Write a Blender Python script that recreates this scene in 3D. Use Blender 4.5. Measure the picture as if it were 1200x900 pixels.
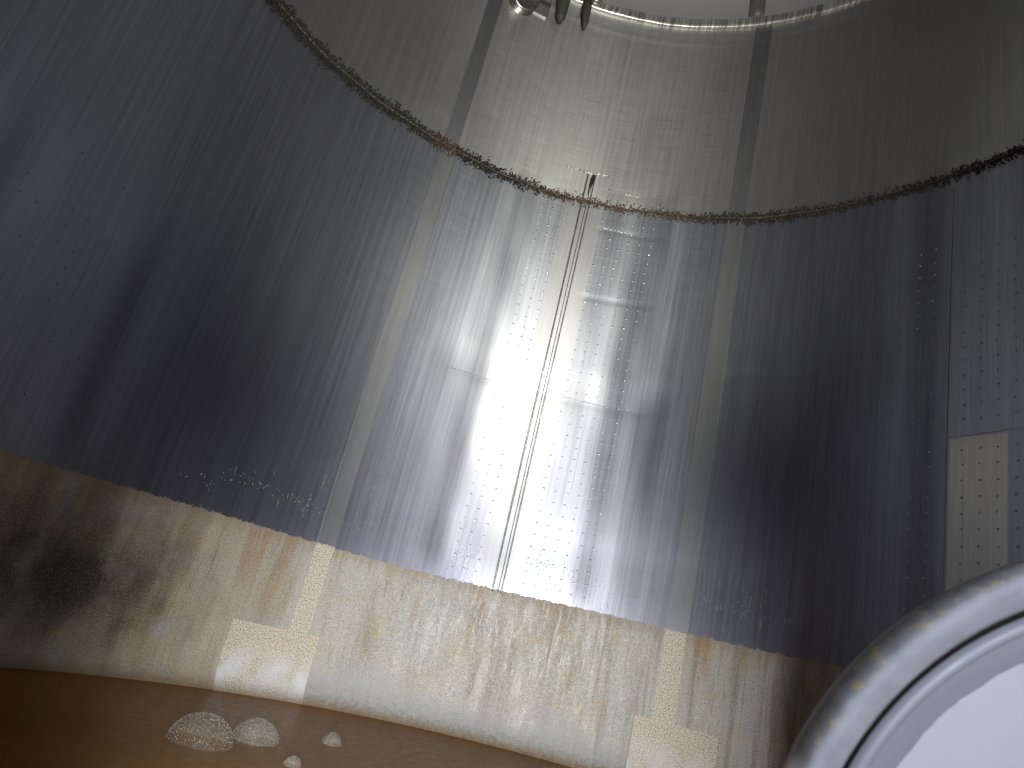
import bpy, math, random
import numpy as np
from mathutils import Vector, Matrix

for o in list(bpy.data.objects):
    bpy.data.objects.remove(o, do_unlink=True)
scene = bpy.context.scene
COL = scene.collection
rad = math.radians
random.seed(7)
rng = np.random.default_rng(11)

# ------------------------------------------------------------------ camera
R = 1.4                                   # tank radius, axis at x = y = 0, liquid at z = 0
PITCH, ROLL = 0.3314, 0.2407
CAM = Vector((-0.1217, -1.2442, 0.351))
FWD = Vector((0, math.cos(PITCH), math.sin(PITCH)))
_r = Vector((1, 0, 0)); _u = _r.cross(FWD)
RGT = math.cos(ROLL) * _r + math.sin(ROLL) * _u
UPV = -math.sin(ROLL) * _r + math.cos(ROLL) * _u
M3 = Matrix((RGT, UPV, -FWD)).transposed()
cd = bpy.data.cameras.new('camera')
cam = bpy.data.objects.new('camera', cd); COL.objects.link(cam)
cam.matrix_world = Matrix.Translation(CAM) @ M3.to_4x4()
cd.sensor_fit = 'HORIZONTAL'; cd.sensor_width = 36.0
cd.lens = 830.0 / 1200.0 * 36.0
cd.clip_start = 0.02; cd.clip_end = 100
cd.dof.use_dof = True; cd.dof.focus_distance = 2.7; cd.dof.aperture_fstop = 9.0
scene.camera = cam

# ------------------------------------------------------------------ world, lamps, exposure
w = bpy.data.worlds.new('World'); scene.world = w; w.use_nodes = True
bg = w.node_tree.nodes['Background']
bg.inputs[0].default_value = (0.5, 0.55, 0.7, 1); bg.inputs[1].default_value = 0.01
vs = scene.view_settings
vs.view_transform = 'Standard'; vs.look = 'None'; vs.gamma = 1.0; vs.exposure = 0.0
vs.use_curve_mapping = False
cy = scene.cycles
cy.max_bounces = 6; cy.glossy_bounces = 5; cy.diffuse_bounces = 3; cy.transparent_max_bounces = 8
cy.sample_clamp_indirect = 4.0; cy.blur_glossy = 0.5
cy.use_denoising = True
try:
    cy.denoiser = 'OPENIMAGEDENOISE'; cy.denoising_input_passes = 'RGB_ALBEDO_NORMAL'
except Exception:
    pass


def spot(name, loc, target, power, color, size, blend, radius):
    d = bpy.data.lights.new(name, 'SPOT'); d.energy = power; d.color = color
    d.spot_size = rad(size); d.spot_blend = blend; d.shadow_soft_size = radius
    o = bpy.data.objects.new(name, d); COL.objects.link(o)
    o.location = loc
    o.rotation_euler = (Vector(target) - Vector(loc)).to_track_quat('-Z', 'Y').to_euler()
    return o


# the hand torch just below the lens, and the work lamp hung higher up inside the tank
spot('torch', (-0.085, -1.146, 0.218), (-0.10, 1.4, 0.26), 205, (0.99, 0.985, 0.95), 60, 1.0, 0.010)
spot('work_lamp', (0.24, -1.04, 1.66), (-0.28, 1.4, 2.45), 190, (1.0, 0.97, 0.82), 88, 1.0, 0.035)
# fill light added outside the manway opening to brighten the near cover
ad = bpy.data.lights.new('cover_fill', 'AREA'); ad.shape = 'DISK'; ad.size = 0.42; ad.energy = 4.2; ad.color = (0.80, 0.87, 1.0)
ao = bpy.data.objects.new('cover_fill', ad); COL.objects.link(ao)
ao.location = (0.155, -1.46, 0.36); ao.rotation_euler = Vector((-0.108, 0.994, 0.0)).to_track_quat('-Z', 'Y').to_euler()


# ------------------------------------------------------------------ material helpers
class NT:
    def __init__(self, name):
        self.m = bpy.data.materials.new(name); self.m.use_nodes = True
        self.t = self.m.node_tree; self.n = self.t.nodes
        self.b = self.n['Principled BSDF']

    def put(self, sock, v):
        if isinstance(v, bpy.types.NodeSocket): self.t.links.new(v, sock)
        elif v is not None:
            if isinstance(v, (tuple, list)) and len(v) == 3 and sock.type == 'RGBA': v = (*v, 1)
            sock.default_value = v

    def set(self, **kw):
        for k, v in kw.items(): self.put(self.b.inputs[k.replace('_', ' ')], v)

    def uv(self):
        x = self.n.new('ShaderNodeUVMap'); x.uv_map = 'UVMap'; return x.outputs[0]

    def obj(self):
        return self.n.new('ShaderNodeTexCoord').outputs['Object']

    def scale(self, vec, s, loc=(0, 0, 0)):
        x = self.n.new('ShaderNodeMapping'); self.put(x.inputs[0], vec)
        x.inputs['Scale'].default_value = s; x.inputs['Location'].default_value = loc; return x.outputs[0]

    def noise(self, vec, sc=1.0, det=3.0, rough=0.55, dist=0.0):
        x = self.n.new('ShaderNodeTexNoise'); self.put(x.inputs['Vector'], vec)
        x.inputs['Scale'].default_value = sc; x.inputs['Detail'].default_value = det
        x.inputs['Roughness'].default_value = rough; x.inputs['Distortion'].default_value = dist
        return x.outputs[0]

    def voro(self, vec, sc=1.0):
        x = self.n.new('ShaderNodeTexVoronoi'); self.put(x.inputs['Vector'], vec)
        x.inputs['Scale'].default_value = sc; return x.outputs[0]

    def rng(self, v, a, b, c=0.0, d=1.0, smooth=True):
        x = self.n.new('ShaderNodeMapRange'); x.interpolation_type = 'SMOOTHSTEP' if smooth else 'LINEAR'
        self.put(x.inputs[0], v)
        for i, q in enumerate((a, b, c, d)): x.inputs[i + 1].default_value = q
        return x.outputs[0]

    def math(self, op, a, b=0.0):
        x = self.n.new('ShaderNodeMath'); x.operation = op
        self.put(x.inputs[0], a); self.put(x.inputs[1], b); return x.outputs[0]

    def mix(self, f, a, b, mode='MIX'):
        x = self.n.new('ShaderNodeMix'); x.data_type = 'RGBA'; x.blend_type = mode
        self.put(x.inputs[0], f); self.put(x.inputs[6], a); self.put(x.inputs[7], b); return x.outputs[2]

    def ramp(self, f, stops):
        x = self.n.new('ShaderNodeValToRGB'); self.put(x.inputs[0], f); e = x.color_ramp.elements
        while len(e) < len(stops): e.new(0.5)
        for k, (p, c) in enumerate(stops): e[k].position = p; e[k].color = (*c, 1)
        return x.outputs[0]

    def sep(self, v):
        x = self.n.new('ShaderNodeSeparateXYZ'); self.put(x.inputs[0], v); return x.outputs

    def bump(self, h, dist, strength=1.0, normal=None):
        x = self.n.new('ShaderNodeBump'); self.put(x.inputs['Height'], h)
        x.inputs['Distance'].default_value = dist; x.inputs['Strength'].default_value = strength
        if normal is not None: self.put(x.inputs['Normal'], normal)
        return x.outputs[0]

    def tangent(self):
        x = self.n.new('ShaderNodeTangent'); x.direction_type = 'UV_MAP'; x.uv_map = 'UVMap'; return x.outputs[0]


def steel(name, base, rough, aniso, drips=1.0, hatch=1.0, seed=0.0, broad=0.42, broad_tint=(1, 1, 1), broad_rough=0.60):
    m = NT(name); uv = m.uv()
    dr = m.noise(m.scale(uv, (70, 1.1, 1), (seed, 0, 0)), 1.0, 4, 0.65)
    dr2 = m.noise(m.scale(uv, (260, 2.5, 1), (seed, 3, 0)), 1.0, 2, 0.5)
    line = m.rng(dr2, 0.60, 0.72)
    hz = m.noise(m.scale(uv, (5, 320, 1), (seed, 0, 0)), 1.0, 3, 0.6)
    big = m.noise(m.scale(uv, (2.2, 1.3, 1), (seed + 4, 0, 0)), 1.0, 4, 0.6)
    grain = m.noise(uv, 900, 2, 0.5)
    c = m.mix(m.rng(dr, 0.3, 0.7, 0, 1), tuple(x * max(.3, 1 - .12 * drips) for x in base), tuple(min(1, x * (1 + .10 * drips)) for x in base))
    c = m.mix(m.math('MULTIPLY', line, min(1.0, 0.5 * drips)), c, (0.16, 0.15, 0.15))
    c = m.mix(m.math('MULTIPLY', m.rng(dr2, 0.38, 0.30), min(1.0, 0.5 * drips)), c, tuple(min(1, x * 1.45) for x in base))
    c = m.mix(m.rng(big, 0.35, 0.7, 0.0, 0.25), c, tuple(x * .72 for x in base))
    r = m.math('ADD', m.rng(hz, 0.3, 0.7, rough - .025, rough + .03), m.rng(big, 0.3, 0.7, -0.02, 0.03))
    r = m.math('ADD', r, m.rng(dr, 0.3, 0.7, -0.015 * drips, 0.02 * drips))
    n = m.bump(hz, 0.00006 * hatch)
    n = m.bump(dr, 0.00010 * drips, 1.0, n)
    n = m.bump(grain, 0.00003, 1.0, n)
    m.set(Base_Color=c, Metallic=1.0, Roughness=r, Anisotropic=aniso, Anisotropic_Rotation=0.25, Tangent=m.tangent(), Normal=n)
    if broad > 0:                          # worn satin finish over the brush marks: a second, wider lobe
        b2 = m.n.new('ShaderNodeBsdfPrincipled')
        m.put(b2.inputs['Base Color'], m.mix(1.0, c, broad_tint, 'MULTIPLY')); b2.inputs['Metallic'].default_value = 1.0
        b2.inputs['Roughness'].default_value = broad_rough; m.put(b2.inputs['Normal'], n)
        mx = m.n.new('ShaderNodeMixShader'); mx.inputs[0].default_value = broad
        m.t.links.new(m.b.outputs[0], mx.inputs[1]); m.t.links.new(b2.outputs[0], mx.inputs[2])
        m.t.links.new(mx.outputs[0], m.n['Material Output'].inputs[0])
    return m.m


MAT = {}
MAT['plate'] = steel('brushed_steel', (0.372, 0.385, 0.438), 0.37, 0.66, 1.0, 1.0, 0.0, 0.28, (0.92, 0.945, 1.10), 0.48)
MAT['upper'] = steel('brushed_steel_upper', (0.48, 0.49, 0.50), 0.38, 0.74, 0.6, 2.0, 5.0, 0.15)
MAT['cover'] = steel('seam_steel', (0.41, 0.415, 0.45), 0.37, 0.65, 0.5, 1.0, 9.0)
MAT['polished'] = steel('polished_steel', (0.82, 0.80, 0.76), 0.26, 0.2, 5.0, 0.4, 2.0)

MAT['panel'] = steel('streak_panel_steel', (0.57, 0.56, 0.54), 0.31, 0.64, 0.8, 1.2, 3.0, 0.08)


def strip_material():
    m = NT('satin_strip'); uv = m.uv(); z = m.sep(uv)[1]
    gr = m.noise(uv, 260, 3, 0.7)
    st = m.noise(m.scale(uv, (60, 3, 1)), 1.0, 4, 0.6)
    sp = m.noise(uv, 250, 4, 0.8)
    low = m.rng(m.math('ADD', z, m.rng(st, 0.2, 0.8, -0.006, 0.006, False)), 0.484, 0.490, 1, 0)
    clean = m.ramp(st, [(0.3, (0.235, 0.245, 0.27)), (0.7, (0.29, 0.30, 0.33))])
    crust = m.ramp(sp, [(0.34, (0.14, 0.09, 0.04)), (0.44, (0.38, 0.28, 0.14)), (0.49, (0.72, 0.67, 0.56)), (0.62, (0.90, 0.88, 0.82))])
    pad = m.rng(z, 0.05, 0.17, 1, 0)
    crust = m.mix(m.math('MULTIPLY', pad, m.rng(m.noise(m.scale(uv, (16, 9, 1)), 1.0, 4, 0.6), 0.30, 0.65)), crust, (0.80, 0.81, 0.86))
    m.set(Base_Color=m.mix(m.rng(m.math('ADD', z, m.rng(sp, 0.3, 0.7, -0.01, 0.01)), -0.01, 0.045, 0.9, 0), m.mix(low, clean, crust), (0.23, 0.14, 0.06)), Metallic=m.rng(low, 0, 1, 1.0, 0.25), Roughness=m.rng(low, 0, 1, 0.47, 0.45), Anisotropic=0.35, Anisotropic_Rotation=0.25, Tangent=m.tangent(),
          Normal=m.bump(m.math('MULTIPLY', sp, m.rng(low, 0, 1, 0.12, 1.0)), 0.003, 0.8, m.bump(gr, 0.0003)))
    return m.m


MAT['strip'] = strip_material()


def residue_material():
    m = NT('dried_residue'); uv = m.uv(); s = m.sep(uv); u, z = s[0], s[1]
    drip = m.noise(m.scale(uv, (9, 1.4, 1)), 1.0, 5, 0.6, 0.8)
    fine = m.noise(m.scale(uv, (55, 4, 1)), 1.0, 4, 0.65, 0.4)
    blot = m.noise(m.scale(uv, (3.0, 5.0, 1), (2, 1, 0)), 1.0, 5, 0.6, 0.5)
    sp = m.noise(uv, 210, 4, 0.75)
    sp2 = m.noise(uv, 70, 4, 0.7)
    c = m.ramp(drip, [(0.27, (0.24, 0.205, 0.155)), (0.42, (0.40, 0.375, 0.33)), (0.55, (0.51, 0.495, 0.465)), (0.75, (0.48, 0.485, 0.49))])
    # yellow-brown on the left, growing weaker to the right
    left = m.rng(u, -1.35, -0.35, 1, 0)
    yel = m.ramp(m.noise(m.scale(uv, (11, 1.0, 1), (5, 0, 0)), 1.0, 4, 0.6, 0.6), [(0.30, (0.14, 0.105, 0.05)), (0.47, (0.32, 0.25, 0.11)), (0.58, (0.50, 0.42, 0.22)), (0.72, (0.52, 0.48, 0.38))])
    c = m.mix(m.math('MULTIPLY', left, 0.75), c, yel)
    # rust runs that start at the tide line
    rust = m.math('MULTIPLY', m.rng(m.noise(m.scale(uv, (13, 0.7, 1), (9, 0, 0)), 1.0, 3, 0.6, 0.3), 0.53, 0.68), m.rng(m.math('ADD', z, m.rng(blot, 0.3, 0.7, -0.1, 0.1)), 0.22, 0.46))
    c = m.mix(m.math('MULTIPLY', rust, 0.75), c, (0.34, 0.17, 0.05))
    # dark thin runs
    c = m.mix(m.math('MULTIPLY', m.rng(fine, 0.60, 0.72), 0.45), c, (0.08, 0.06, 0.045))
    # blue-grey bare patches
    c = m.mix(m.math('MULTIPLY', m.rng(blot, 0.42, 0.75), 0.55), c, (0.42, 0.43, 0.45))
    # soft dark patch low on the left
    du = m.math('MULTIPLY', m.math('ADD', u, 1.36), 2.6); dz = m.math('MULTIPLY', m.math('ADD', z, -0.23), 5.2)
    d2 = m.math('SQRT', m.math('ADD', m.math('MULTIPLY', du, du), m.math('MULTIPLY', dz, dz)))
    dark_patch = m.rng(m.math('ADD', d2, m.rng(m.noise(m.scale(uv, (10, 7, 1)), 1.0, 5, 0.65), 0.25, 0.75, -0.30, 0.30)), 0.0, 1.35, 0.93, 0)
    c = m.mix(dark_patch, c, (0.020, 0.020, 0.018))
    # pale mineral flowers in the middle
    mid = m.math('MULTIPLY', m.rng(m.math('ABSOLUTE', m.math('ADD', u, -0.12)), 0.25, 0.55, 1, 0), m.rng(m.noise(m.scale(uv, (22, 5, 1), (0, 7, 0)), 1.0, 5, 0.7, 0.6), 0.46, 0.70))
    c = m.mix(m.math('MULTIPLY', mid, 0.7), c, (0.74, 0.73, 0.70))
    web = m.math('MULTIPLY', m.rng(m.noise(m.scale(uv, (75, 7, 1), (3, 3, 0)), 1.0, 5, 0.75, 1.6), 0.54, 0.62), m.math('MULTIPLY', m.rng(m.math('ABSOLUTE', m.math('ADD', u, -0.10)), 0.20, 0.60, 1, 0), m.rng(m.math('ADD', z, m.rng(blot, 0.3, 0.7, -0.08, 0.08)), 0.20, 0.34)))
    c = m.mix(m.math('MULTIPLY', web, 0.85), c, (0.80, 0.79, 0.77))
    gold = m.math('MULTIPLY', m.rng(m.noise(m.scale(uv, (7, 8, 1), (1, 6, 0)), 1.0, 5, 0.65, 0.4), 0.50, 0.66), m.rng(sp, 0.40, 0.55))
    c = m.mix(m.math('MULTIPLY', m.math('MULTIPLY', gold, 0.45), m.math('SUBTRACT', 1.0, dark_patch)), c, (0.48, 0.33, 0.13))
    runs = m.math('MULTIPLY', m.rng(m.noise(m.scale(uv, (38, 1.3, 1), (8, 1, 0)), 1.0, 4, 0.65, 0.3), 0.50, 0.66), m.rng(u, 0.15, 0.45))
    c = m.mix(m.math('MULTIPLY', runs, 0.5), c, (0.20, 0.145, 0.075))
    lav = m.rng(m.noise(m.scale(uv, (10, 9, 1), (6, 2, 0)), 1.0, 4, 0.6, 0.3), 0.56, 0.68)
    c = m.mix(m.math('MULTIPLY', m.math('MULTIPLY', lav, 0.55), m.math('SUBTRACT', 1.0, dark_patch)), c, (0.40, 0.41, 0.48))
    # grain
    c = m.mix(m.rng(sp, 0.52, 0.62, 0, 0.35), c, (0.62, 0.58, 0.50))
    c = m.mix(m.rng(sp, 0.47, 0.38, 0, 0.60), c, (0.09, 0.065, 0.04))
    # scum smeared along the liquid
    scum = m.rng(m.math('ADD', z, m.rng(blot, 0.3, 0.7, -0.05, 0.05)), 0.05, 0.14, 1, 0)
    c = m.mix(m.math('MULTIPLY', scum, m.rng(u, -0.95, -0.6, 0.1, 0.75)), c, m.mix(m.rng(sp2, 0.3, 0.7), (0.33, 0.34, 0.35), (0.47, 0.47, 0.47)))
    edge = m.rng(m.math('ADD', z, m.rng(fine, 0.3, 0.7, -0.02, 0.02)), 0.44, 0.485, 0, 0.45)
    c = m.mix(edge, c, (0.30, 0.22, 0.13))
    c = m.mix(m.rng(m.math('ADD', z, m.rng(sp2, 0.3, 0.7, -0.004, 0.004)), -0.01, 0.045, 0.95, 0), c, (0.22, 0.14, 0.065))
    n = m.bump(sp, 0.0022, 0.7)
    n = m.bump(sp2, 0.0016, 0.6, n)
    n = m.bump(drip, 0.003, 0.6, n)
    m.set(Base_Color=c, Metallic=0.15, Roughness=m.rng(sp2, 0.3, 0.7, 0.38, 0.62), Normal=n)
    return m.m


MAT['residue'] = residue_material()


def simple(name, color, rough=0.5, metal=0.0, noise_scale=40, amount=0.3, bump=0.001, dark=0.5):
    m = NT(name); o = m.obj(); nz = m.noise(o, noise_scale, 4, 0.65)
    m.set(Base_Color=m.mix(m.rng(nz, 0.3, 0.7, 0, amount), color, tuple(x * dark for x in color)), Metallic=metal,
          Roughness=m.rng(nz, 0.3, 0.7, max(0.02, rough - .07), rough + .08), Normal=m.bump(nz, bump))
    return m.m


def weld_material():
    m = NT('burnt_weld_scale'); o = m.obj()
    n1 = m.noise(o, 9, 4, 0.7); n2 = m.noise(o, 160, 3, 0.7)
    x = m.sep(o)[0]
    near = m.rng(m.math('ABSOLUTE', m.math('ADD', x, -0.12)), 0.15, 0.50, 1, 0)
    dark = m.ramp(n2, [(0.35, (0.012, 0.011, 0.011)), (0.6, (0.045, 0.036, 0.03)), (0.75, (0.16, 0.13, 0.10))])
    warm = m.ramp(n2, [(0.3, (0.035, 0.02, 0.014)), (0.5, (0.13, 0.08, 0.045)), (0.62, (0.30, 0.23, 0.13)), (0.8, (0.55, 0.48, 0.36))])
    c = m.mix(m.math('MULTIPLY', near, 0.8), dark, warm)
    c = m.mix(m.rng(m.math('ABSOLUTE', m.math('ADD', x, 0.62)), 0.03, 0.09, 0.75, 0), c, (0.10, 0.05, 0.04))
    m.set(Base_Color=c, Roughness=0.75, Metallic=0.1)
    return m.m


MAT['weld'] = weld_material()
MAT['bead'] = simple('weld_bead_metal', (0.16, 0.14, 0.13), 0.5, 0.7, 220, 0.8, 0.002, 0.2)
MAT['fleck'] = simple('dried_fleck', (0.72, 0.64, 0.48), 0.7, 0.0, 120, 0.7, 0.001, 0.35)
MAT['ridge'] = simple('weld_ridge', (0.66, 0.65, 0.62), 0.36, 1.0, 90, 0.5, 0.0006, 0.6)
MAT['undercut'] = simple('weld_undercut', (0.10, 0.095, 0.09), 0.45, 0.8, 90, 0.5, 0.0006, 0.6)
MAT['roof'] = simple('grey_roof', (0.34, 0.34, 0.37), 0.55, 0.25, 12, 0.25, 0.001, 0.8)
MAT['roof_dark'] = simple('grey_roof_strip', (0.17, 0.17, 0.19), 0.5, 0.4, 30, 0.3, 0.001, 0.7)
MAT['dark'] = simple('recess_black', (0.03, 0.028, 0.027), 0.45, 0.0, 60, 0.5, 0.001, 0.5)
MAT['dark_reflection'] = simple('brown_grey_reflection', (0.085, 0.08, 0.07), 0.6, 0.3, 60, 0.5, 0.001, 0.5)
MAT['bright'] = simple('bright_fitting', (0.66, 0.65, 0.63), 0.25, 1.0, 60, 0.3, 0.0005, 0.75)


# ------------------------------------------------------------------ geometry helpers
def bump1(x, c, wd):
    return math.exp(-((x - c) / wd) ** 2)


def sstep(x, a, b):
    t = min(1.0, max(0.0, (x - a) / (b - a))); return t * t * (3 - 2 * t)


def wave(a, z):
    """radial error of the real, hammered shell, metres outward; a in degrees"""
    v = 0.0016 * math.sin(rad(a) * 3.1 + 0.6) + 0.0007 * math.sin(rad(a) * 11 + 0.8 * z)
    body = sstep(z, 0.45, 0.60) * (1 - sstep(z, 2.12, 2.32))
    pc = sstep(a, -20, -8) * (1 - sstep(a, 15, 21)) * body
    if pc > 0:
        v += pc * (0.0009 * math.sin(rad(a) * 38 + 0.9 + 0.25 * math.sin(z * 2.1)) + 0.0002 * math.sin(rad(a) * 71 + 1.2 * z)
                   + 0.0005 * math.sin(a * 0.55 + z * 7.0) * math.sin(z * 9 + a * .13))
        v -= pc * 0.0026 * math.exp(-((a - 0.2) / 2.6) ** 2)
    pr = sstep(a, 46, 52) * (1 - sstep(a, 92, 98)) * body
    if pr > 0:
        v += pr * (0.0016 * math.sin(rad(a) * 30 + 2.2) + 0.0005 * math.sin(rad(a) * 57 + 0.7 * z) + 0.0005 * math.sin(z * 11 + a * 0.2))
    pl = sstep(-a, 55, 62) * (1 - sstep(-a, 95, 100)) * body * (1 - sstep(z, 0.9, 1.4))
    if pl > 0:
        v += pl * (0.0030 * math.sin(rad(a) * 27 + 0.4) + 0.0012 * math.sin(rad(a) * 50 + 0.7 * z))
    # horizontal joints of the cooling jacket
    v += 0.0008 * pc * bump1(z, 1.25, 0.016) + 0.0010 * pr * bump1(z, 1.20, 0.016)
    v += 0.0012 * sstep(a, 26, 30) * (1 - sstep(a, 54, 57)) * bump1(z, 1.447, 0.018)
    v += 0.0010 * sstep(a, 2, 4) * (1 - sstep(a, 12, 17)) * (bump1(z, 1.71, 0.012) + bump1(z, 2.04, 0.010) + 0.8 * bump1(z, 2.24, 0.01))
    # the sheet below the joint leans in a little towards its foot
    v += 0.005 * pc * sstep(z, 0.5, 1.25) * (1 - sstep(z, 1.25, 1.40))
    v -= 0.012 * (1 - sstep(z, 0.43, 0.72))
    # dents
    v += 0.0007 * math.sin(a * 0.21 + z * 3.1) * math.sin(z * 2.3 - a * 0.05)
    # knuckle at the foot and near the top
    if z < 0.11: v -= 0.035 * ((0.11 - z) / 0.11) ** 2
    v -= 0.004 * bump1(z, 3.13, 0.015)
    return v


def P(a, z, off=0.0):
    r = R + wave(a, z) - off
    return (r * math.sin(rad(a)), r * math.cos(rad(a)), z)


def link(name, verts, faces, mat, parent=None, smooth=True, uvs=None):
    me = bpy.data.meshes.new(name); me.from_pydata(verts, [], faces); me.update()
    if mat: me.materials.append(mat)
    if smooth: me.polygons.foreach_set('use_smooth', [True] * len(me.polygons))
    if uvs is not None:
        lay = me.uv_layers.new(name='UVMap')
        vi = np.empty(len(me.loops), dtype=np.int64); me.loops.foreach_get('vertex_index', vi)
        lay.data.foreach_set('uv', np.asarray(uvs, dtype=np.float32)[vi].ravel())
    o = bpy.data.objects.new(name, me); COL.objects.link(o); o.parent = parent
    return o


def empty(name, loc, label, cat, group=None):
    o = bpy.data.objects.new(name, None); COL.objects.link(o); o.location = loc
    o['label'] = label; o['category'] = cat
    if group: o['group'] = group
    return o


def grid(avals, zvals, fn, skip=None):
    na, nz = len(avals), len(zvals)
    verts = [fn(a, z) for z in zvals for a in avals]
    uvs = [(rad(a) * R, z) for z in zvals for a in avals]
    faces = []
    for j in range(nz - 1):
        for i in range(na - 1):
            if skip and skip(0.5 * (avals[i] + avals[i + 1]), 0.5 * (zvals[j] + zvals[j + 1])): continue
            k = j * na + i
            faces.append((k, k + na, k + na + 1, k + 1))
    return verts, uvs, faces


def lin(a, b, n):
    return [a + (b - a) * i / (n - 1) for i in range(n)]


def skin(name, a0, a1, z0, z1, t, mat, parent, na, nz, top=None, back=0.002):
    """a thin sheet lying on the shell, with real edges; top(a) gives an uneven upper edge"""
    av, zv = lin(a0, a1, na), lin(0, 1, nz)
    zz = lambda a, q: z0 + ((top(a) if top else z1) - z0) * q
    verts = [P(a, zz(a, q), t) for q in zv for a in av]
    uvs = [(rad(a) * R, zz(a, q)) for q in zv for a in av]
    faces = [(j * na + i, (j + 1) * na + i, (j + 1) * na + i + 1, j * na + i + 1) for j in range(nz - 1) for i in range(na - 1)]
    ring = [i for i in range(na)] + [j * na + na - 1 for j in range(1, nz)] + [(nz - 1) * na + i for i in range(na - 2, -1, -1)] + [j * na for j in range(nz - 2, 0, -1)]
    base = len(verts); n = len(ring)
    for dup in (t, -back):                       # sharp corner, then the side wall
        for k in ring:
            a = av[k % na]; q = zv[k // na]
            verts.append(P(a, zz(a, q), dup)); uvs.append((rad(a) * R, zz(a, q)))
    for i in range(n):
        j = (i + 1) % n
        faces.append((base + i, base + j, base + n + j, base + n + i))
    return link(name, verts, faces, mat, parent, True, uvs)


def lathe(name, prof, mat, parent, seg=96, matrix=None, a0=0.0, a1=360.0, jitter=None):
    full = abs(a1 - a0 - 360) < 1e-6
    n = seg if full else seg + 1
    verts, faces, uvs = [], [], []
    for k, (r, z) in enumerate(prof):
        for i in range(n):
            t = rad(a0 + (a1 - a0) * i / seg)
            rr, z2 = r, z
            if jitter: rr, z2 = jitter(k, t, r, z)
            p = Vector((rr * math.sin(t), rr * math.cos(t), z2))
            verts.append(tuple(matrix @ p) if matrix else tuple(p)); uvs.append((t * max(rr, .01), z2))
    for k in range(len(prof) - 1):
        for i in range(seg):
            j = (i + 1) % n
            faces.append((k * n + i, k * n + j, (k + 1) * n + j, (k + 1) * n + i))
    return link(name, verts, faces, mat, parent, True, uvs)


# ------------------------------------------------------------------ the tank
tank = empty('steel_tank', (0, 0, 0), 'inside of a round stainless steel tank with brushed walls and a stained foot', 'tank')
Z_TIDE, Z_WELD, Z_RIM = 0.488, 2.158, 3.215
SEAM = 0.23
ZB = -0.30

zlow = lin(ZB, 0.0, 8)[:-1] + lin(0.0, 0.48, 28)[:-1] + lin(0.48, Z_WELD, 170)
av = lin(-104, SEAM, 420)
g = grid(av, zlow, P)
pl = link('wall_plate', g[0], g[2], MAT['plate'], tank, True, g[1])
pl['label'] = 'brushed lower wall sheet left of the centre seam'
av = lin(SEAM, 104, 420)
g = grid(av, zlow, P)
pl = link('wall_plate', g[0], g[2], MAT['plate'], tank, True, g[1])
pl['label'] = 'brushed lower wall sheet right of the centre seam'
g = grid(lin(-104, 104, 420), lin(Z_WELD, Z_RIM + 0.06, 70), P)
pl = link('wall_plate', g[0], g[2], MAT['upper'], tank, True, g[1])
pl['label'] = 'warm grey upper wall sheet above the dark weld'
# the near side, with the round manway the photographer reaches in through
MA, MZ, MR = 173.8, 0.36, 0.25
hole = lambda a, z: math.hypot(rad(a - MA) * R, z - MZ) < MR
g = grid(lin(104, 256, 200), lin(ZB, Z_RIM + 0.06, 180), P, hole)
pl = link('wall_plate', g[0], g[2], MAT['plate'], tank, True, g[1])
dirn = Vector((math.sin(rad(MA)), math.cos(rad(MA)), 0))
zx = dirn; xx = Vector((0, 0, 1)).cross(zx).normalized(); yx = zx.cross(xx)
mm = Matrix((xx, yx, zx)).transposed().to_4x4(); mm.translation = dirn * R + Vector((0, 0, MZ))
lathe('manway_neck', [(MR + .03, -0.035), (MR - .012, -0.035), (MR - .012, 0.12), (MR + .05, 0.12), (MR + .05, 0.10), (MR + .002, 0.10), (MR + .002, -0.02), (MR + .03, -0.02)], MAT['bright'], tank, 64, mm)

# roof and rim
prof = [(R + .002, Z_RIM + 0.055)] + [((R + .002) * math.cos(t), Z_RIM + 0.055 + 0.62 * math.sin(t)) for t in lin(0.06, math.pi / 2 - 0.01, 28)]
roof = lathe('roof', prof, MAT['roof'], tank, 160)
for az in (24.6, -25.9):
    vs_, fs_ = [], []
    ts = lin(0.03, 1.35, 24)
    for t in ts:
        r_ = (R - .004) * math.cos(t); zz_ = Z_RIM + 0.051 + 0.616 * math.sin(t)
        for s in (-1, 1):
            x_, y_ = s * 0.036, r_
            vs_.append((x_ * math.cos(rad(az)) + y_ * math.sin(rad(az)), -x_ * math.sin(rad(az)) + y_ * math.cos(rad(az)), zz_))
    for k in range(len(ts) - 1): fs_.append((2 * k, 2 * k + 1, 2 * k + 3, 2 * k + 2))
    o = link('roof_strip', vs_, fs_, MAT['roof_dark'], roof)
    sm = o.modifiers.new('thickness', 'SOLIDIFY'); sm.thickness = 0.002


def rimj(k, t, r, z):
    return r + 0.0006 * math.sin(t * 61) + 0.0005 * math.sin(t * 173 + k), z + 0.0012 * math.sin(t * 23 + 1)


rim = lathe('top_rim', [(R + .004, Z_RIM - .002), (R - .010, Z_RIM), (R - .016, Z_RIM + .006), (R - .017, Z_RIM + .044), (R - .012, Z_RIM + .053), (R - .002, Z_RIM + .057)],
            MAT['polished'], tank, 360, None, 0, 360, rimj)
rim['label'] = 'bright polished rim ring under the grey roof'


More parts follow.
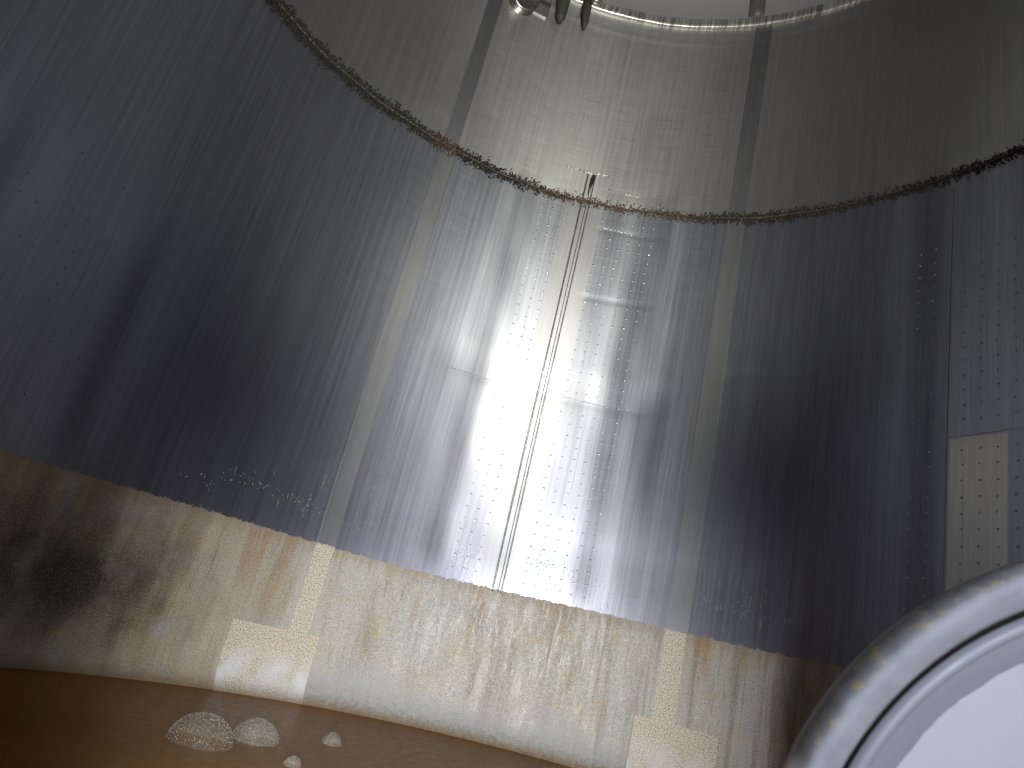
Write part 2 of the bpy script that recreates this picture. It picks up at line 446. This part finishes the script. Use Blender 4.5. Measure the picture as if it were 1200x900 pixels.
def tube(name, pts, radii, mat, parent, seg=12, caps=True):
    verts, faces = [], []
    pts = [Vector(p) for p in pts]
    for k, p in enumerate(pts):
        d = (pts[min(k + 1, len(pts) - 1)] - pts[max(k - 1, 0)]).normalized()
        ref = Vector((0, 0, 1)) if abs(d.z) < 0.9 else Vector((1, 0, 0))
        x = d.cross(ref).normalized(); y = d.cross(x)
        for i in range(seg):
            t = 2 * math.pi * i / seg
            verts.append(tuple(p + (x * math.cos(t) + y * math.sin(t)) * radii[k]))
    for k in range(len(pts) - 1):
        for i in range(seg):
            j = (i + 1) % seg
            faces.append((k * seg + i, k * seg + j, (k + 1) * seg + j, (k + 1) * seg + i))
    if caps:
        faces.append(tuple(range(seg))[::-1]); faces.append(tuple((len(pts) - 1) * seg + i for i in range(seg)))
    return link(name, verts, faces, mat, parent)


# circumferential weld: a dark lumpy bead and the burnt scale that bristles from it
vals = lin(-104, 104, 900)
wz = lambda a: Z_WELD + 0.004 * math.sin(rad(a) * 9) + 0.002 * math.sin(rad(a) * 31 + 1)
def dens(a):
    return 0.45 + 0.55 * (1 - math.exp(-((a - 8) / 20) ** 2)) - 0.35 * bump1(a, 44, 9) - 0.42 * sstep(a, 36, 60)
bead = tube('weld_bead', [P(a, wz(a), 0.0028) for a in vals], [0.0018 + 0.0065 * max(0, dens(a) - .35) * (0.4 + random.random()) for a in vals], MAT['bead'], tank, 8)
bead['label'] = 'dark lumpy weld running round the tank'
vs_, fs_ = [], []
for k in range(13000):
    a = random.uniform(-103, 103)
    d = dens(a)
    if random.random() > d: continue
    z = wz(a) + random.gauss(-0.002, 0.009 + 0.007 * d)
    ln = random.uniform(0.005, 0.011 + 0.011 * d); wd = random.uniform(0.0010, 0.0036) * (0.7 + .6 * d)
    c = Vector(P(a, z, 0.0036)); nrm = Vector((-math.sin(rad(a)), -math.cos(rad(a)), 0)); tg = Vector((math.cos(rad(a)), -math.sin(rad(a)), 0))
    th = random.gauss(0.25, 0.6)
    dl = (Vector((0, 0, 1)) * math.cos(th) + tg * math.sin(th)); sd = nrm.cross(dl)
    b = len(vs_)
    for p in (c - dl * ln * .5, c + sd * wd, c - sd * wd, c + nrm * random.uniform(.001, .006) + dl * ln * random.uniform(-.2, .3), c + dl * ln * .5):
        vs_.append(tuple(p))
    fs_ += [(b, b + 1, b + 3), (b, b + 3, b + 2), (b + 4, b + 3, b + 1), (b + 4, b + 2, b + 3)]
o = link('weld_scale', vs_, fs_, MAT['weld'], bead, False); o['kind'] = 'stuff'
o['label'] = 'brown and black burnt scale bristling along the weld'

# vertical centre seam: cover band, weld ridge and undercut
sb = skin('seam_cover', -3.25, 3.35, Z_TIDE + .006, Z_WELD - .001, 0.0015, MAT['cover'], tank, 24, 150)
skin('seam_cover', -3.25, 3.35, Z_WELD + .001, 2.306, 0.0015, MAT['upper'], tank, 24, 20)
sb['label'] = 'plain vertical cover band over the centre seam'
zs = lin(Z_TIDE - .01, 2.302, 160)
tube('weld_ridge', [P(-0.62 + 0.03 * math.sin(z * 5), z, 0.0026) for z in zs], [0.0030 + .0008 * random.random() for z in zs], MAT['ridge'], tank, 8)
tube('weld_undercut', [P(SEAM + 0.04 * math.sin(z * 3), z, 0.0018) for z in zs], [0.0012 + .0005 * random.random() for z in zs], MAT['undercut'], tank, 8)
tube('weld_ridge', [P(0.72 + 0.03 * math.sin(z * 4), z, 0.0022) for z in zs], [0.0024 + .0006 * random.random() for z in zs], MAT['ridge'], tank, 8)
o = tube('wedge_shadow', [P(0.15, 2.195, 0.001), P(0.22, 2.24, 0.003), P(0.36, 2.28, 0.004), P(0.42, 2.304, 0.002)], [0.003, 0.007, 0.010, 0.004], MAT['undercut'], tank, 10)  # dark wedge put in for the small shadow at the seam top
tube('weld_ridge', [P(-4.6 + 7.8 * t, 2.309 + 0.004 * math.sin(t * 9), 0.001) for t in lin(0, 1, 60)], [0.002 + .003 * random.random() for t in range(60)], MAT['ridge'], tank, 8)
zs = lin(Z_TIDE, 2.1, 60)
tube('weld_ridge', [P(58.5, z, 0.0005) for z in zs], [0.0016] * 60, MAT['ridge'], tank, 8)

# lighter, warmer sheet added on the right to strengthen the reflected lamp streak
pp = skin('streak_panel', 58.9, 65.4, Z_TIDE + .01, 1.192, 0.0004, MAT['panel'], tank, 40, 80)
pp['label'] = 'added brighter wall sheet under the light streak right of the thin vertical weld'
# horizontal jacket welds
def hweld(a0, a1, z, n=80, r0=0.0016):
    tube('jacket_weld', [P(a, z + 0.003 * math.sin(a * .4), 0.0004) for a in lin(a0, a1, n)], [r0 * (0.6 + .8 * random.random()) for _ in range(n)], MAT['ridge'], tank, 6)
hweld(-15, -3.4, 1.250, 80, 0.0012); hweld(3.5, 15, 1.258); hweld(57, 95, 1.20)
hweld(4, 9.5, 2.045, 40); hweld(6.5, 9.5, 2.235, 30)

# satin strips with square pads at their feet
for (ac, hw, p0, p1) in ((-25.85, 1.32, -34.85, -22.9), (26.4, 1.5, 22.6, 33.86)):
    s = skin('strip', ac - hw, ac + hw, 0.20, Z_RIM - 0.004, 0.0032, MAT['strip'], tank, 12, 240)
    s['label'] = 'narrow satin strip up the wall ' + ('left' if ac < 0 else 'right') + ' of the centre seam'
    p = skin('pad', p0, p1, -0.02, 0.203, 0.0062, MAT['strip'], tank, 60, 40)
    p['label'] = 'pale square pad at the foot of the ' + ('left' if ac < 0 else 'right') + ' strip'

# crust of dried residue below the tide line
tide = lambda a: Z_TIDE + 0.0016 * math.sin(a * 2.7) + 0.0012 * math.sin(a * 7.9 + 1) + 0.0012 * math.sin(a * 17.3) + 0.004 * math.sin(a * 0.11)
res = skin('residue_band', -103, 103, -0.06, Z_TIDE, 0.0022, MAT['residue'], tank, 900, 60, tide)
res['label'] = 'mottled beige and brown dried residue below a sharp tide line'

# dimples of the cooling jacket
def dimples(name, cols, rows, label, skipz=(), r=0.0044, h=0.0007, keep=1.0):
    vs_, fs_ = [], []
    for z0 in rows:
        if any(abs(z0 - s) < 0.02 for s in skipz): continue
        for a0 in cols:
            if random.random() > keep: continue
            a = a0 + random.gauss(0, .06); z = z0 + random.gauss(0, .0015); q = r * random.uniform(.85, 1.15); hh = h * random.uniform(.7, 1.2)
            b = len(vs_); n = 10
            for (fr, fh) in ((1.0, -0.0004), (0.62, 0.62 * hh), (0.28, 0.93 * hh)):
                for i in range(n):
                    t = 2 * math.pi * i / n
                    vs_.append(P(a + math.degrees(q * fr * math.cos(t) / R), z + q * fr * math.sin(t), fh))
            vs_.append(P(a, z, hh))
            for k in range(2):
                for i in range(n):
                    j = (i + 1) % n
                    fs_.append((b + k * n + i, b + k * n + j, b + (k + 1) * n + j, b + (k + 1) * n + i))
            for i in range(n): fs_.append((b + 2 * n + i, b + 2 * n + (i + 1) % n, b + 3 * n))
    o = link(name, vs_, fs_, MAT['plain_dimple'], tank); o['kind'] = 'stuff'; o['label'] = label


MAT['plain_dimple'] = simple('pressed_steel', (0.42, 0.42, 0.44), 0.30, 1.0, 200, 0.3, 0.0003, 0.7)
step = math.degrees(0.044 / R)
rows_c = [0.53 + 0.0445 * i for i in range(36)]
dimples('dimples', [-3.6 - step * i for i in range(3)], rows_c, 'small pressed dimples left of the centre seam', (1.25,))
dimples('dimples', [3.7 + step * i for i in range(6)], rows_c + [2.16 + .04, 2.16 + .085], 'small pressed dimples right of the centre seam', (1.25, 2.16))
step = math.degrees(0.048 / R)
dimples('dimples', [54.5 + step * i for i in range(18)], [0.53 + 0.048 * i for i in range(29)], 'rows of pressed dimples on the right of the wall', (1.20,), 0.0054, 0.0016)
dimples('dimples', [-64 - step * i for i in range(9)], [0.53 + 0.048 * i for i in range(16)], 'faint pressed dimples on the dark left wall', (1.2,), 0.0052, 0.0008, 0.6)

# flecks left above the tide line
vs_, fs_ = [], []
def fleck(a, z, ln, wd, th):
    c = Vector(P(a, z, 0.0006)); nrm = Vector((-math.sin(rad(a)), -math.cos(rad(a)), 0)); tg = Vector((math.cos(rad(a)), -math.sin(rad(a)), 0))
    dl = Vector((0, 0, 1)) * math.cos(th) + tg * math.sin(th); sd = nrm.cross(dl); b = len(vs_)
    for p in (c - dl * ln * .5, c + sd * wd, c - sd * wd, c + nrm * 0.0012, c + dl * ln * .5): vs_.append(tuple(p))
    fs_.extend([(b, b + 1, b + 3), (b, b + 3, b + 2), (b + 4, b + 3, b + 1), (b + 4, b + 2, b + 3)])
for k in range(520):
    a = random.uniform(-48, 58)
    fleck(a, 0.60 + 0.02 * math.sin(a * .3) + random.gauss(0, 0.012), random.uniform(.002, .009), random.uniform(.0006, .0018), random.uniform(0, 3))
for k in range(70):
    a0 = random.uniform(-52, 52); z0 = random.uniform(0.51, 0.68)
    for i in range(random.randint(3, 10)):
        fleck(a0 + random.gauss(0, .07), z0 + i * 0.006 + random.gauss(0, .003), random.uniform(.003, .010), random.uniform(.0005, .0014), random.gauss(0, .5))
for k in range(420):
    a = random.uniform(-75, 75)
    fleck(a, tide(a) + abs(random.gauss(0, .004)), random.uniform(.002, .006), random.uniform(.0008, .002), random.uniform(0, 3))
o = link('residue_flecks', vs_, fs_, MAT['fleck'], tank, False); o['kind'] = 'stuff'
o['label'] = 'tiny pale flecks dried on the steel above the tide line'

# fittings and dark reflection shapes right under the rim, top of the picture
def frame_at(a, z, off, tilt=0.0):
    n = Vector((-math.sin(rad(a)) * math.cos(tilt), -math.cos(rad(a)) * math.cos(tilt), math.sin(tilt)))
    x = Vector((0, 0, 1)).cross(n).normalized(); y = n.cross(x)
    m_ = Matrix((x, y, n)).transposed().to_4x4(); m_.translation = Vector(P(a, z, off)); return m_


noz = lathe('nozzle', [(0.066, -0.02), (0.066, 0.075), (0.062, 0.082), (0.054, 0.082), (0.050, 0.076), (0.050, 0.004), (0.001, 0.003)], MAT['bright'], tank, 40, frame_at(-21.0, 3.06, 0, -0.35))
noz['label'] = 'short open pipe stub under the rim'
lathe('nozzle_shade', [(0.049, 0.030), (0.001, 0.029)], MAT['dark'], noz, 40, frame_at(-21.0, 3.06, 0, -0.35))  # black disc stands in for the shade inside the pipe
noz = lathe('nozzle', [(0.030, -0.02), (0.030, 0.040), (0.026, 0.045), (0.019, 0.045), (0.016, 0.038), (0.016, 0.0), (0.001, 0.0)], MAT['bright'], tank, 32, frame_at(-6.9, 3.285, 0.016, -0.3))
lathe('nozzle_shade', [(0.0155, 0.024), (0.001, 0.023)], MAT['dark'], noz, 24, frame_at(-6.9, 3.285, 0.016, -0.3))
br = skin('bracket', -18.6, -15.4, 3.04, 3.21, 0.012, MAT['bright'], tank, 14, 20)
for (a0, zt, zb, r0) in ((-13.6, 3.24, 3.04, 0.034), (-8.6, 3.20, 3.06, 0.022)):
    tube('dark_reflection', [P(a0, zt + .02, 0.035), P(a0 + .2, zt - .06, 0.034), P(a0 + .5, zb + .03, 0.026), P(a0 + .6, zb, 0.022)], [r0, r0 * .95, r0 * .70, r0 * .30], MAT['dark_reflection'], tank, 16)  # dark tapered bodies added in place of reflections in the wall

# ------------------------------------------------------------------ liquid and foam
def liquid_material():
    m = NT('murky_brown_liquid'); o = m.obj()
    n1 = m.noise(o, 3.0, 4, 0.6); n2 = m.noise(o, 40, 3, 0.6); n3 = m.noise(o, 300, 2, 0.6)
    c = m.ramp(n1, [(0.3, (0.22, 0.088, 0.013)), (0.7, (0.30, 0.125, 0.020))])
    c = m.mix(m.rng(n3, 0.55, 0.7, 0, 0.25), c, (0.34, 0.19, 0.07))
    m.set(Base_Color=c, Roughness=m.rng(n2, 0.3, 0.7, 0.26, 0.36), Specular_IOR_Level=0.05, Normal=m.bump(n2, 0.0002, 0.5))
    return m.m


MAT['liquid'] = liquid_material()
liq = lathe('liquid', [(0.002, 0.0)] + [(r, 0.0) for r in lin(0.1, R - 0.012, 24)], MAT['liquid'], None, 128)
liq['kind'] = 'structure'; liq['label'] = 'murky brown liquid standing in the bottom of the tank'


def foam_material(name, alpha):
    m = NT(name); o = m.obj(); sp = m.noise(o, 420, 4, 0.75); v = m.voro(o, 330)
    z = m.sep(o)[2]
    m.set(Base_Color=m.mix(m.rng(sp, 0.4, 0.6), (0.26, 0.22, 0.18), (0.60, 0.57, 0.52)), Roughness=0.25,
          Alpha=m.rng(sp, 0.36, 0.64, alpha * .35, min(1, alpha * 1.3)), Normal=m.bump(v, 0.0015, 0.8))
    return m.m


MAT['foam_thin'] = foam_material('thin_foam', 0.10)
MAT['foam'] = foam_material('foam', 0.20)
MAT['foam_white'] = foam_material('white_foam', 0.95)


def foam(loc, r, hgt, mat, label, specks):
    e = empty('foam_bubble', (loc[0], loc[1], 0.0), label, 'foam bubble', 'foam bubbles on the brown liquid')
    def jit(k, t, rr, z):
        f = 1 + 0.05 * math.sin(3 * t + r * 90) + 0.03 * math.sin(7 * t + 1); return rr * f, z * (1 + .04 * math.sin(5 * t))
    lathe('film', [(r * math.cos(t), 0.001 + hgt * math.sin(t)) for t in lin(0, 1.56, 12)], mat, e, 40, None, 0, 360, jit)
    vs_, fs_ = [], []
    for k in range(specks):
        t = random.uniform(0, 2 * math.pi); el = abs(random.gauss(0, .55)) if k % 3 else random.uniform(0.2, 1.4)
        el = min(el, 1.5)
        c = Vector((r * math.cos(el) * math.cos(t), r * math.cos(el) * math.sin(t), 0.001 + hgt * math.sin(el))); q = random.uniform(.0005, .0014)
        b = len(vs_)
        for d in ((1, 0, 0), (-1, 0, 0), (0, 1, 0), (0, -1, 0), (0, 0, 1), (0, 0, -1)): vs_.append(tuple(c + Vector(d) * q))
        for f in ((0, 2, 4), (2, 1, 4), (1, 3, 4), (3, 0, 4), (2, 0, 5), (1, 2, 5), (3, 1, 5), (0, 3, 5)): fs_.append(tuple(b + i for i in f))
    s = link('froth', vs_, fs_, MAT['foam_white'], e); s['kind'] = 'stuff'


foam((-0.575, 0.43), 0.066, 0.055, MAT['foam_thin'], 'largest thin grey foam bubble on the brown liquid', 800)
foam((-0.495, 0.57), 0.052, 0.045, MAT['foam'], 'pale round foam bubble beside the largest one', 700)
foam((-0.345, 0.735), 0.025, 0.026, MAT['foam'], 'small pale foam bubble alone right of the big pair', 90)
foam((-0.375, 0.42), 0.018, 0.018, MAT['foam'], 'tiny foam bubble cut by the bottom picture edge', 60)

# ------------------------------------------------------------------ the swung-in manway cover, close to the lens
ZD, RD = 0.43, 0.25
cc = CAM + FWD * ZD + RGT * ((1374 - 600) / 830 * ZD) + UPV * ((450 - 1126) / 830 * ZD)
door = empty('manway_cover', cc, 'round pale manway cover with a grooved gasket edge, close in the foreground', 'cover')
door.rotation_euler = M3.to_euler()


def gasket_material():
    m = NT('pale_gasket'); o = m.obj(); s = m.sep(o)
    rr = m.math('SQRT', m.math('ADD', m.math('MULTIPLY', s[0], s[0]), m.math('MULTIPLY', s[1], s[1])))
    n1 = m.noise(o, 45, 4, 0.65); n2 = m.noise(o, 130, 3, 0.6)
    c = m.ramp(n1, [(0.3, (0.37, 0.375, 0.41)), (0.7, (0.50, 0.505, 0.54))])
    crumb = m.math('MULTIPLY', m.rng(m.math('ADD', rr, m.rng(n2, 0.3, 0.7, -0.0006, 0.0006)), 0.2496, 0.2502), m.rng(n2, 0.52, 0.64))
    c = m.mix(crumb, c, (0.68, 0.58, 0.36))
    c = m.mix(m.rng(n2, 0.66, 0.76, 0, 0.5), c, (0.4, 0.4, 0.43))
    m.set(Base_Color=c, Roughness=0.75, Specular_IOR_Level=0.2, Normal=m.bump(n1, 0.0014, 0.5))
    return m.m


MAT['gasket'] = gasket_material()
MAT['cover_steel'] = simple('satin_cover', (0.42, 0.425, 0.47), 0.50, 0.1, 30, 0.25, 0.0006, 0.8)
MAT['cover_glare'] = simple('cover_glare_white', (0.74, 0.755, 0.80), 0.45, 0.0, 9, 0.2, 0.0008, 0.85)  # glare on the steel dish put into its colour as white


def gj(k, t, r, z):
    if k in (2, 3, 4): r += 0.0003 * math.sin(t * 47) + 0.0003 * math.sin(t * 131 + 1) + 0.0003 * math.sin(t * 89)
    return r, z


lathe('gasket', [(0.225, -0.045), (0.240, -0.042), (0.2495, -0.022), (0.2505, -0.004), (0.2475, 0.0), (0.242, -0.001), (0.230, -0.006), (0.2255, -0.010), (0.2225, -0.018)], MAT['gasket'], door, 300, None, 0, 360, gj)
lathe('groove', [(0.2226, -0.014), (0.2215, -0.021), (0.2185, -0.021), (0.2180, -0.016)], MAT['dark'], door, 160)
lathe('bead', [(0.2182, -0.020), (0.2170, -0.0135), (0.2130, -0.0110), (0.2085, -0.0135), (0.2068, -0.0185)], MAT['cover_steel'], door, 160)
lathe('flange', [(0.2072, -0.0180), (0.2000, -0.0195), (0.1905, -0.0215), (0.1800, -0.0262)], MAT['cover_steel'], door, 160)


def dj(k, t, r, z):
    return (r + (0.0016 * math.sin(t * 19) + 0.0012 * math.sin(t * 43 + 2) if k == 0 else 0), z)


lathe('dished_plate', [(0.1885, -0.0228), (0.180, -0.0245), (0.150, -0.029), (0.10, -0.034), (0.05, -0.036), (0.001, -0.0365)], MAT['cover_glare'], door, 160, None, 0, 360, dj)
lathe('back', [(0.001, -0.060), (0.18, -0.056), (0.226, -0.046), (0.238, -0.0425)], MAT['cover_steel'], door, 96)
# swing arm back to the wall beside the manway
inv = (Matrix.Translation(cc) @ M3.to_4x4()).inverted()
pa = inv @ Vector(P(150, 0.40, 0.0)); pm = inv @ (cc - FWD * -0.075)
arm = tube('swing_arm', [pm + Vector((-.02, 0, .012)), pm, pm + (pa - pm) * .35 + Vector((0, 0, -0.10)), pm + (pa - pm) * .8 + Vector((0, 0, -0.05)), pa], [0.018] * 5, MAT['cover_steel'], door, 14)
